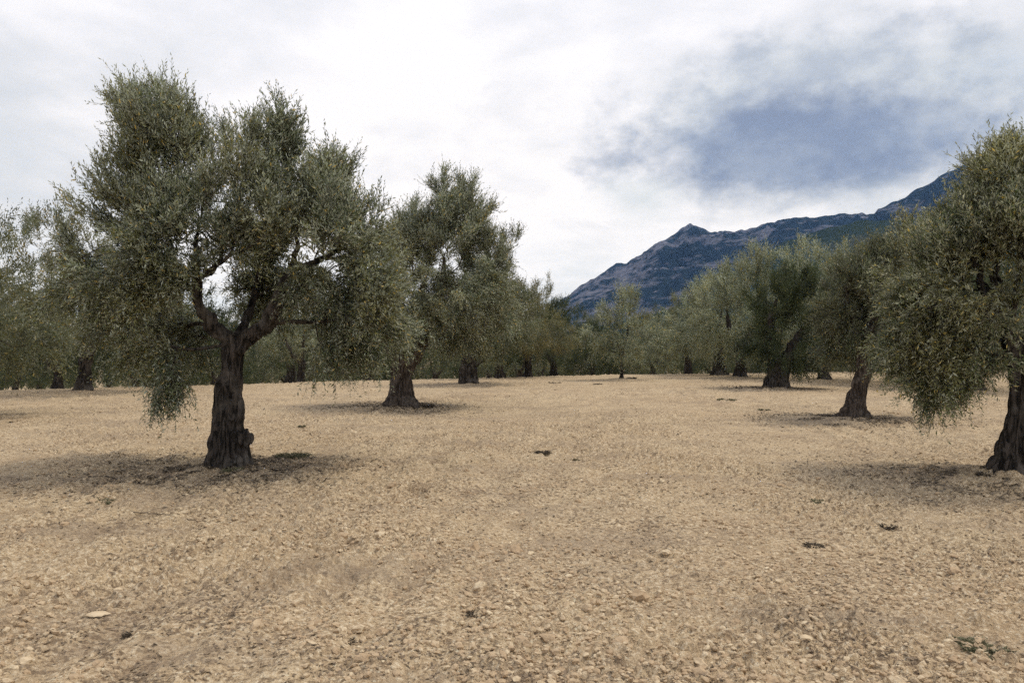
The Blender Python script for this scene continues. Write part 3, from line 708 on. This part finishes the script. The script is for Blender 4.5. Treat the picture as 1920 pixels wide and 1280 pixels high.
# round tall ones of the right row
s, X, Z, lob, limb = px_tools('r4', 1388, 709)
trunk = [(X(a), 0, Z(b)) for a, b in ((1388, 711), (1388, 695), (1389, 680), (1390, 660))]
trad = [r_ * s for r_ in (12, 11, 10, 10)]
limbs = [limb([(1388, 668, 8, 0), (1370, 630, 6, 0), (1360, 570, 4, 0)]), limb([(1391, 668, 8, 0), (1410, 620, 6, 0), (1425, 540, 4, 0)])]
lobes = [lob(1424, 508, 42, 42, 0, 1.4, 34), lob(1385, 535, 50, 50, 0, 1.5, 40), lob(1345, 560, 45, 50, 0, 1.5, 34), lob(1420, 570, 50, 50, 0, 1.6, 38), lob(1375, 610, 60, 45, -.2, 1.7, 44), lob(1330, 620, 36, 45, .1, 1.3, 26), lob(1420, 640, 50, 36, .1, 1.4, 26), lob(1380, 660, 50, 18, .1, 1.3, 12)]
tree = build_tree('tall_olive', 77, trunk, trad, limbs, lobes, leaf=0.115, ntw=24, nlf=7, voxel=0.05, twig=0.46, sparse=0.10, flare=0.5, foliage=M_leaf, stems=False, minr=0.01)
plant('olive_tree', tree, T['r4'], 'tall rounded grey-green olive of the right row, its crown against the mountain', G_ROW)

# the slim young tree
s, X, Z, lob, limb = px_tools('sap', 1165, 713)
trunk = [(X(a), 0, Z(b)) for a, b in ((1166, 714), (1166, 700), (1165, 685), (1166, 665))]
trad = [r_ * s for r_ in (4.5, 4, 3.6, 3.4)]
limbs = [limb([(1166, 670, 3.2, 0), (1158, 645, 2.6, 0), (1150, 620, 1.8, 0)]), limb([(1166, 670, 3.2, 0), (1175, 640, 2.6, 0), (1180, 580, 1.6, 0)])]
lobes = [lob(1180, 572, 30, 32, 0, .9, 20), lob(1165, 600, 52, 34, 0, 1.1, 36), lob(1135, 630, 46, 32, 0, 1.1, 30), lob(1200, 630, 46, 34, 0, 1.1, 32), lob(1160, 655, 58, 26, 0, 1.0, 26)]
tree = build_tree('young_olive', 88, trunk, trad, limbs, lobes, leaf=0.115, ntw=18, nlf=7, voxel=0.022, twig=0.40, sparse=0.15, foliage=M_leaf, flare=0.5, stems=False, minr=0.004)
plant('olive_tree', tree, T['sap'], 'slim young olive with a thin trunk alone in the middle between the rows', G_ROW)

# generic orchard trees for the further rows
def generic(name, seed, H, Wd, foliage, leaf, ntw, nlf, ncl, bark=None, voxel=0.06, stems=False, low=0.35):
    r = np.random.default_rng(seed)
    ht = r.uniform(0.95, 1.3); tr = r.uniform(0.20, 0.30); lean = r.uniform(-0.15, 0.15)
    trunk = [(0, 0, 0), (lean * .4, 0, ht * .35), (lean * .7, 0, ht * .7), (lean, 0, ht)]
    limbs = []
    lobes = []
    n = 9
    for i in range(n):
        a = i * 2.4 + r.uniform(-.3, .3); rr = Wd * (0.30 if i < 6 else 0.14) * r.uniform(0.8, 1.15)
        z = (H * r.uniform(0.42, 0.60)) if i < 6 else H * r.uniform(0.72, 0.82)
        lobes.append((rr * math.cos(a), rr * math.sin(a), z, Wd * r.uniform(.19, .25), Wd * r.uniform(.19, .25), H * r.uniform(.15, .20), ncl))
        if i % 3 == 0: limbs.append([(lean, 0, ht - .15, tr * .6), (rr * .3 * math.cos(a), rr * .3 * math.sin(a), ht + .35, tr * .45), (rr * .8 * math.cos(a), rr * .8 * math.sin(a), z, tr * .2)])
    lobes.append((0, 0, H * 0.6, Wd * .3, Wd * .3, H * .2, ncl))
    for i in range(7):
        a = i * 0.9 + r.uniform(-.2, .2)
        lobes.append((Wd * .33 * math.cos(a), Wd * .33 * math.sin(a), H * low, Wd * .17, Wd * .17, H * .10, int(ncl * .6)))
    return build_tree(name, seed, trunk, [tr * 1.25, tr, tr * .9, tr], limbs, lobes, leaf=leaf, ntw=ntw, nlf=nlf, voxel=voxel, twig=0.46, sparse=0.20,
                      flare=0.6, foliage=foliage, bark=bark, stems=stems, minr=0.01)
GEN = [generic('row_olive', 201, 5.6, 5.4, M_leafm, 0.115, 20, 7, 24), generic('row_olive', 202, 5.2, 5.8, M_leafd, 0.115, 20, 7, 24),
       generic('row_olive', 203, 6.2, 5.6, M_leaf, 0.115, 20, 7, 26), generic('row_olive', 204, 4.8, 5.0, M_leaf, 0.115, 20, 7, 22),
       generic('rim_olive', 205, 6.0, 6.2, M_leafy, 0.115, 20, 7, 24, low=0.40)]
FARG = [generic('far_olive', 301, 6.4, 7.0, M_leafd, 0.17, 16, 4, 20, voxel=0.09, low=0.28), generic('far_olive', 302, 6.0, 7.0, M_leafd, 0.17, 16, 4, 20, voxel=0.09, low=0.28),
        generic('far_olive', 303, 7.0, 7.0, M_leafm, 0.17, 16, 4, 20, voxel=0.09, low=0.28)]
def spot(px, dist): return ((px - 960) / F * dist, dist)
MID = [  # px, distance, mesh, scale, turn, label
 (155, F * EYE / 92.0, 4, 0.98, 0.4, 'olive with a dark trunk at the left rim of the field'),
 (108, 33.0, 1, 0.9, 1.9, 'olive with a short dark trunk just behind the one at the left rim'),
 (-95, 17.0, 0, 0.92, 2.6, 'olive cut off by the left edge of the picture, its crown reaching in'),
 (300, 31.0, 1, 1.0, 0.9, 'olive seen behind the left half of the forked olive'),
 (563, 35.0, 2, 0.85, 3.3, 'olive whose trunk shows under the crown right of the forked trunk'),
 (690, 42.0, 1, 1.0, 5.0, 'dark olive half hidden behind the flared pale trunk'),
 (937, F * EYE / 63.5, 4, 0.86, 4.4, 'olive with a pale trunk, fourth of the left row'),
 (990, F * EYE / 60.0, 4, 0.82, 1.2, 'olive with yellowish leaves, fifth of the left row'),
 (1040, 46.0, 1, 0.95, 2.2, 'olive ending the left row beside the gap with the mountain'),
 (1350, F * EYE / 57.5, 3, 1.12, 2.9, 'olive with a narrow dark trunk left of the tall rounded one'),
 (1290, 47.0, 0, 0.92, 0.2, 'olive at the far left end of the right row'),
 (1545, 24.0 + 11, 2, 1.02, 5.6, 'olive behind the dark green one, its pale top above the row'),
 (1225, 58.0, 3, 0.95, 4.1, 'low olive in the gap right of the slim young tree'),
 (1110, 60.0, 1, 0.95, 1.0, 'low olive in the gap left of the slim young tree'),
 (1700, 31.0, 0, 1.0, 3.0, 'olive behind the slanting one, showing only through the branches'),
 (1830, 27.0, 1, 0.95, 2.0, 'olive hidden behind the big tree at the right edge'),
]
for (px, dist, gi, sc, rz, lab) in MID:
    plant('olive_tree', GEN[gi], spot(px, dist), lab, G_ROW, rz, sc)
rr = random.Random(5)
near = [(spot(m[0], m[1])) for m in MID] + list(T.values())
FAR_L = {0: 'distant olive in the dense rows beyond the left rim of the field', 1: 'distant olive in the dense rows at the far centre of the field', 2: 'distant olive in the dense rows beyond the right row'}
cnt = 0
for row in range(0, 7):
    dist = 46 + row * 8.0
    n = int(dist * 1.5 / 5.2)
    for i in range(n + 1):
        px = -60 + (2040 / n) * i + rr.uniform(-25, 25) + (row % 2) * 1000 / n
        dd = dist + rr.uniform(-2, 2) - 11 * max(0, (900 - px) / 900)
        x, y = spot(px, dd)
        if any(math.hypot(x - a, y - b) < 3.6 for a, b in near): continue
        if 1060 < px < 1260 and row < 2: continue
        near.append((x, y)); cnt += 1
        k = 0 if px < 640 else (1 if px < 1280 else 2)
        plant('olive_tree', FARG[rr.randrange(3)], (x, y), FAR_L[k], ['far olives on the left', 'far olives in the centre', 'far olives on the right'][k], rr.uniform(0, 6.28), rr.uniform(0.78, 1.02), far=True)
print('far trees', cnt)

# ------------------------------------------------------------------ loose stones and clods lying on the soil (uncountable)
def stone_mat():
    m, t = mat('clod')
    tint = t.node('ShaderNodeAttribute', attribute_name='tint').outputs['Fac']
    oc = t.node('ShaderNodeTexCoord').outputs['Object']
    c = t.mix(tint, (0.46, 0.335, 0.21), (0.70, 0.58, 0.40))
    c = t.mix(t.mapr(t.noise(oc, 40, 3, 0.6), 0.4, 0.65), c, (0.42, 0.31, 0.20))
    b = t.node('ShaderNodeBump', {'Height': t.noise(oc, 90, 3, 0.6), 'Strength': 0.8, 'Distance': 0.01})
    out(t, t.node('ShaderNodeBsdfPrincipled', {'Base Color': c, 'Roughness': 0.95, 'Specular IOR Level': 0.1, 'Normal': b.outputs[0]}).outputs[0])
    return m
M_stone = stone_mat()
import bmesh
def ico(sub):
    bm = bmesh.new(); bmesh.ops.create_icosphere(bm, subdivisions=sub, radius=1.0)
    v = np.array([q.co[:] for q in bm.verts]); f = np.array([[w.index for w in q.verts] for q in bm.faces]); bm.free(); return v, f
def stones(n, d0, d1, smin, smax, seed, tv, tf):
    r = np.random.default_rng(seed)
    d = 1 / (1 / d0 + r.random(n) * (1 / d1 - 1 / d0)); az = r.uniform(-0.72, 0.72, n)
    x = d * np.sin(az); y = d * np.cos(az)
    cl = fbm2(x * 0.9, y * 0.9, 3, 400) + 0.25 * (r.random(n) - 0.5)
    ok = cl > 0.46; x = x[ok]; y = y[ok]; d = d[ok]; n = len(x)
    size = smin * (smax / smin)**(r.random(n)**2.2)
    z = gz_base(x, y) + detail(x, y, d) + mounds(x, y) + size * 0.12
    a = r.uniform(0, 6.28, n); sq = r.uniform(0.45, 0.8, n); el = r.uniform(0.6, 1.0, n)
    k = len(tv)
    V = tv[None] * (1 + r.uniform(-0.28, 0.28, (n, k, 1)))
    V = V * np.stack([np.ones(n), el, sq], 1)[:, None] * size[:, None, None]
    ca, sa = np.cos(a)[:, None], np.sin(a)[:, None]
    tx = r.uniform(-.4, .4, n)[:, None]
    V = np.stack([V[..., 0] * ca - V[..., 1] * sa, V[..., 0] * sa + V[..., 1] * ca, V[..., 2] + V[..., 0] * tx], -1)
    V += np.stack([x, y, z], 1)[:, None]
    Fc = (np.arange(n) * k)[:, None, None] + tf[None]
    return V.reshape(-1, 3), Fc.reshape(-1, 3), np.repeat(r.random(n)**1.6, k)
v1, f1 = ico(1); v2, f2 = ico(2)
A = stones(60000, 2.6, 20, 0.006, 0.028, 1, v1, f1); B = stones(700, 2.8, 22, 0.025, 0.06, 2, v2, f2)
V = np.concatenate([A[0], B[0]]); Fc = np.concatenate([A[1], B[1] + len(A[0])])
tag(link('soil_clods', np_mesh('soil_clods', V, Fc, False, [M_stone], None, {'tint': np.concatenate([A[2], B[2]])})),
    'small pale clods and stones strewn over the tilled soil', 'soil clods', None, 'stuff')

# ------------------------------------------------------------------ single things on the ground
def simple_mat(name, c1, c2, scale=30, rough=0.9):
    m, t = mat(name)
    oc = t.node('ShaderNodeTexCoord').outputs['Object']
    c = t.mix(t.mapr(t.noise(oc, scale, 3, 0.6), 0.35, 0.65), c1, c2)
    out(t, t.node('ShaderNodeBsdfPrincipled', {'Base Color': c, 'Roughness': rough, 'Specular IOR Level': 0.15}).outputs[0])
    return m
M_weed = simple_mat('weed_green', (0.075, 0.074, 0.042), (0.18, 0.17, 0.10))
M_dry = simple_mat('dry_weed', (0.045, 0.036, 0.028), (0.15, 0.12, 0.085))
M_stick = simple_mat('dead_wood', (0.10, 0.075, 0.052), (0.22, 0.17, 0.12))
M_pale = simple_mat('pale_stone', (0.54, 0.42, 0.275), (0.62, 0.50, 0.34), 14)
def tuft_mesh(seed, n, rad, h, m, spread=0.6, wide=0.004):
    """a low weed: many small leaves and stalks from a common base"""
    r = np.random.default_rng(seed)
    a = r.uniform(0, 6.28, n); q = rad * np.sqrt(r.random(n)) * 0.75
    base = np.stack([q * np.cos(a), q * np.sin(a), np.zeros(n) - 0.01], 1)
    d = np.stack([np.cos(a) * spread + r.normal(0, .35, n), np.sin(a) * spread + r.normal(0, .35, n), r.uniform(.35, 1.1, n)], 1)
    d /= np.linalg.norm(d, axis=1)[:, None]
    L = h * r.uniform(.4, 1.2, n)[:, None]
    w = np.cross(d, r.normal(0, 1, d.shape)); w /= np.linalg.norm(w, axis=1)[:, None]; w *= wide * r.uniform(.7, 1.8, n)[:, None]
    sag = np.zeros_like(d); sag[:, 2] = -0.35
    p1 = base + d * L * .5; p2 = base + d * L + sag * L
    V = np.stack([base - w * .6, base + w * .6, p1 + w, p2 + w * .2, p2 - w * .2, p1 - w], 1).reshape(-1, 3)
    o = (np.arange(n) * 6)[:, None]
    return np_mesh('tuft', V, np.concatenate([o + np.array([[0, 1, 2, 5]]), o + np.array([[5, 2, 3, 4]])]), False, [m])
def at(px, py):
    x, y = foot(px, py)
    X = np.array([x]); Y = np.array([y])
    return (x, y, float((gz_base(X, Y) + detail(X, Y, np.hypot(X, Y)) + mounds(X, Y))[0]))
TUFTS = [
 (188, 948, 0.11, .09, M_weed, 'weed', 'small green weed on bare soil at the left, near a thin dead stick', 260),
 (1018, 851, 0.11, .09, M_dry, 'dry clump', 'dark dry clump alone on the soil in the centre of the field', 300),
 (1524, 1020, 0.075, .06, M_dry, 'dry clump', 'compact dark dry clump on the soil, nearest of the right side', 260),
 (1664, 987, 0.07, .05, M_dry, 'dry clump', 'small dark dry clump just right of and beyond the compact one', 200),
 (1528, 883, 0.08, .05, M_dry, 'dry clump', 'dark dry clump at the left tip of the right edge tree shadow', 160),
 (1532, 938, 0.12, .04, M_weed, 'weed', 'flat grey-green weed on the soil between two dark dry clumps', 160),
 (1850, 1215, 0.16, .055, M_weed, 'weed patch', 'ragged dark green weed patch at the lower right corner', 1300),
 (1786, 1196, 0.06, .035, M_weed, 'weed', 'thin weed just left of the ragged weed patch in the corner', 120),
 (548, 862, 0.28, .085, M_weed, 'weed patch', 'loose green weed patch right of the foot of the forked olive', 420),
 (486, 880, 0.20, .09, M_dry, 'weed patch', 'dry brown weeds against the right foot of the forked olive', 300),
 (566, 806, 0.07, .07, M_weed, 'weed', 'tiny green weed beyond the forked olive to the right', 110),
 (1085, 863, 0.08, .05, M_weed, 'weed', 'faint green weed right of the dark clump in mid-field', 100),
 (24, 790, 0.12, .07, M_dry, 'dry clump', 'dark dry clump on the soil at the far left', 160),
 (1040, 720, 0.28, .10, M_dry, 'dry clump', 'dark clump near the rim of the field beside the left row', 140),
 (1120, 722, 0.20, .09, M_dry, 'dry clump', 'dark clump left of the foot of the slim young tree', 120),
 (1184, 712, 0.24, .14, M_dry, 'dry clump', 'dark clump touching the foot of the slim young tree', 140),
 (1362, 752, 0.34, .07, M_weed, 'weed patch', 'low greenish weeds in the field before the tall rounded olive', 180),
 (1432, 768, 0.20, .06, M_weed, 'weed', 'green weed in the field below the dark green olive', 100),
 (1672, 793, 0.14, .06, M_dry, 'dry clump', 'dark clump right of the slanting trunk', 100),
 (985, 972, 0.13, .04, M_dry, 'dry clump', 'ragged dark clump on the soil below the centre', 160),
 (1070, 980, 0.10, .03, M_dry, 'dry clump', 'thin ragged clump right of the one below the centre', 90),
 (1158, 1032, 0.07, .03, M_dry, 'dry clump', 'small brown clump between the centre and the compact dark one', 90),

 (398, 893, 0.10, .10, M_dry, 'dry clump', 'dry shoots against the left foot of the forked olive', 130),
 (440, 898, 0.12, .08, M_weed, 'weed', 'short green shoots in front of the foot of the forked olive', 130),
 (1850, 903, 0.12, .09, M_dry, 'dry clump', 'dry shoots against the left foot of the olive at the right edge', 140),
 (800, 767, 0.20, .12, M_dry, 'dry clump', 'dark shoots against the right foot of the flared pale trunk', 150),
 (255, 1188, 0.09, .035, M_dry, 'dry clump', 'dark ragged clump right of the flat pale stone', 160),
 (650, 1196, 0.06, .03, M_dry, 'dry clump', 'small dark clump in the foreground left of the centre', 100),
 (890, 1146, 0.07, .025, M_dry, 'dry clump', 'thin dark clump in the foreground centre', 90),
 (1310, 1208, 0.09, .03, M_dry, 'dry clump', 'brown clump in the foreground right of the centre', 130),
]
for i, (px, py, rad, h, m, cat, lab, n) in enumerate(TUFTS):
    kind = {'weed': 'weed', 'dry clump': 'dry_clump', 'weed patch': 'weed_patch'}[cat]
    o = link(kind, tuft_mesh(500 + i, n, rad, h, m, 0.9, (0.0034 if py > 1150 else 0.004) if py > 800 else 0.011), None, at(px, py))
    tag(o, lab, cat, {'weed': 'weeds on the soil', 'dry clump': 'dry clumps on the soil', 'weed patch': 'weed patches'}[cat])
def stick(pts, r0, label, seed):
    P = []
    for (px, py, dz) in pts:
        x, y, z = at(px, py); P.append((x, y, z + dz))
    P = np.array(P); t = np.linspace(0, 1, 26); T0 = np.linspace(0, 1, len(P))
    Q = np.stack([np.interp(t, T0, P[:, k]) for k in range(3)], 1); rg = np.random.default_rng(seed); Q[1:-1] += rg.normal(0, .006, Q[1:-1].shape)
    c = Q[0].copy(); v, f = tube(Q - c, r0 * (1.1 - .7 * t), 7)
    g = Geo(); g.add(v, f)
    for k in (8, 15):
        q = np.stack([Q[k] - c, Q[k] - c + np.array((.05, .06, .02)), Q[k] - c + np.array((.13, .10, .02))])
        v, f = tube(q, [r0 * .5, r0 * .4, r0 * .2], 5); g.add(v, f)
    v, f = g.get()
    tag(link('stick', np_mesh('stick', v, f, True, [M_stick]), None, c), label, 'stick', 'dead sticks on the soil')
stick([(205, 962, .02), (262, 968, .025), (310, 974, .02), (362, 981, .02), (402, 982, .01)], 0.006, 'long thin dead stick lying on the soil at the left, below the forked olive', 1)
stick([(335, 930, .01), (362, 920, .02), (392, 908, .02)], 0.005, 'short pale twig in the shade at the foot of the forked olive', 2)
def stone_thing(px, py, size, label, seed):
    r = np.random.default_rng(seed); v = v2.copy(); n_ = vn3(v[:, 0] * 2 + 9, v[:, 1] * 2 + 9, v[:, 2] * 2 + 9, seed)
    v *= (0.75 + 0.5 * n_)[:, None]; v *= np.array(size)
    v = np.where(v[:, 2:3] < 0, v * (1, 1, .5), v)
    p = at(px, py)
    tag(link('stone', np_mesh('stone', v, f2, False, [M_pale]), None, (p[0], p[1], p[2] + size[2] * .15)), label, 'stone', 'stones on the soil')
stone_thing(185, 1160, (.065, .045, .014), 'flat pale stone at the lower left, largest in the foreground', 1)
stone_thing(222, 1100, (.035, .026, .018), 'small white stone behind the large flat one', 2)
stone_thing(48, 1242, (.035, .03, .02), 'small pale stone in the bottom left corner', 3)
stone_thing(1510, 1204, (.035, .025, .02), 'whitish stone at the lower right, left of the weed patch', 4)
stone_thing(700, 732, (.10, .08, .06), 'pale stone beyond the field near the flared trunk', 5)

# fallen leaves and bits of twig under the crowns (uncountable)
def leaf_litter():
    r = np.random.default_rng(77); X = []; Y = []
    for i, (tx, ty) in enumerate(TRUNKS[:5]):
        n = (9000, 7000, 6000, 6000, 4000)[i]
        a = r.uniform(0, 6.28, n); q = np.abs(r.normal(0, 1.0, n)) * 1.0 + 0.15
        X.append(tx - 0.2 + q * np.cos(a)); Y.append(ty + q * np.sin(a))
    X = np.concatenate(X); Y = np.concatenate(Y); n = len(X)
    ok = fbm2(X * 2.5, Y * 2.5, 3, 71) > 0.46; X = X[ok]; Y = Y[ok]; n = len(X)
    Z = gz_base(X, Y) + detail(X, Y, np.hypot(X, Y)) + mounds(X, Y) + 0.006
    a = r.uniform(0, 6.28, n); L = r.uniform(.025, .055, n) * (1 + Y / 20); w = L * r.uniform(.12, .22, n)
    dx, dy, dz = np.cos(a), np.sin(a), r.uniform(-.25, .45, n)
    c = np.stack([X, Y, Z], 1); d = np.stack([dx, dy, dz], 1) * L[:, None]; s_ = np.stack([-dy, dx, r.uniform(-.4, .4, n)], 1) * w[:, None]
    V = np.stack([c - d * .5, c + s_, c + d * .5, c - s_], 1).reshape(-1, 3)
    tag(link('fallen_leaves', np_mesh('fallen_leaves', V, np.arange(4 * n).reshape(n, 4), False, [simple_mat('dry_leaf', (0.06, 0.045, 0.032), (0.26, 0.21, 0.15), 9)])),
        'dry fallen leaves scattered under the olive crowns', 'leaf litter', None, 'stuff')
leaf_litter()
def straw():
    r = np.random.default_rng(91); n = 60000
    d = 1 / (1 / 2.8 + r.random(n) * (1 / 34 - 1 / 2.8)); az = r.uniform(-0.72, 0.72, n)
    x = d * np.sin(az); y = d * np.cos(az)
    ok = fbm2(x * 1.7 + 5, y * 1.7, 4, 81, 0.65) + 0.22 * (r.random(n) - 0.5) > 0.545; x = x[ok]; y = y[ok]; n = len(x)
    dd = np.hypot(x, y)
    z = gz_base(x, y) + detail(x, y, dd) + mounds(x, y) + 0.004
    a = r.uniform(0, 6.28, n); L = r.uniform(.008, .030, n) * (1 + dd / 9); w = L * r.uniform(.08, .30, n)
    c = np.stack([x, y, z], 1); d3 = np.stack([np.cos(a), np.sin(a), r.uniform(-.2, .5, n)], 1) * L[:, None]; s_ = np.stack([-np.sin(a), np.cos(a), r.uniform(-.3, .6, n)], 1) * w[:, None]
    V = np.stack([c - d3 * .5, c + s_, c + d3 * .5, c - s_ * .6], 1).reshape(-1, 3)
    tag(link('dry_debris', np_mesh('dry_debris', V, np.arange(4 * n).reshape(n, 4), False, [simple_mat('dry_debris', (0.10, 0.075, 0.052), (0.28, 0.21, 0.145), 9)])),
        'dry brown bits of straw and root scattered over the soil', 'debris', None, 'stuff')
straw()
# ------------------------------------------------------------------ haze
def haze():
    m = bpy.data.materials.new('haze'); m.use_nodes = True; t = NT(m.node_tree); t.n.clear()
    pv = t.node('ShaderNodeVolumePrincipled', {'Color': (0.25, 0.48, 1.0), 'Absorption Color': (1, 1, 1), 'Density': 7.0e-5, 'Anisotropy': 0.0})
    o = t.node('ShaderNodeOutputMaterial'); t.l.new(pv.outputs[0], o.inputs['Volume'])
    x0, x1, y0, y1, z0, z1 = -4700, 4700, -4700, 4700, -14, 1300
    v = np.array([(x, y, z) for x in (x0, x1) for y in (y0, y1) for z in (z0, z1)])
    f = np.array([(0, 1, 3, 2), (4, 6, 7, 5), (0, 4, 5, 1), (2, 3, 7, 6), (0, 2, 6, 4), (1, 5, 7, 3)])
    tag(link('haze', np_mesh('haze', v, f, False, [m])), 'thin blue air between the field and the mountain', 'haze', None, 'stuff')
haze()
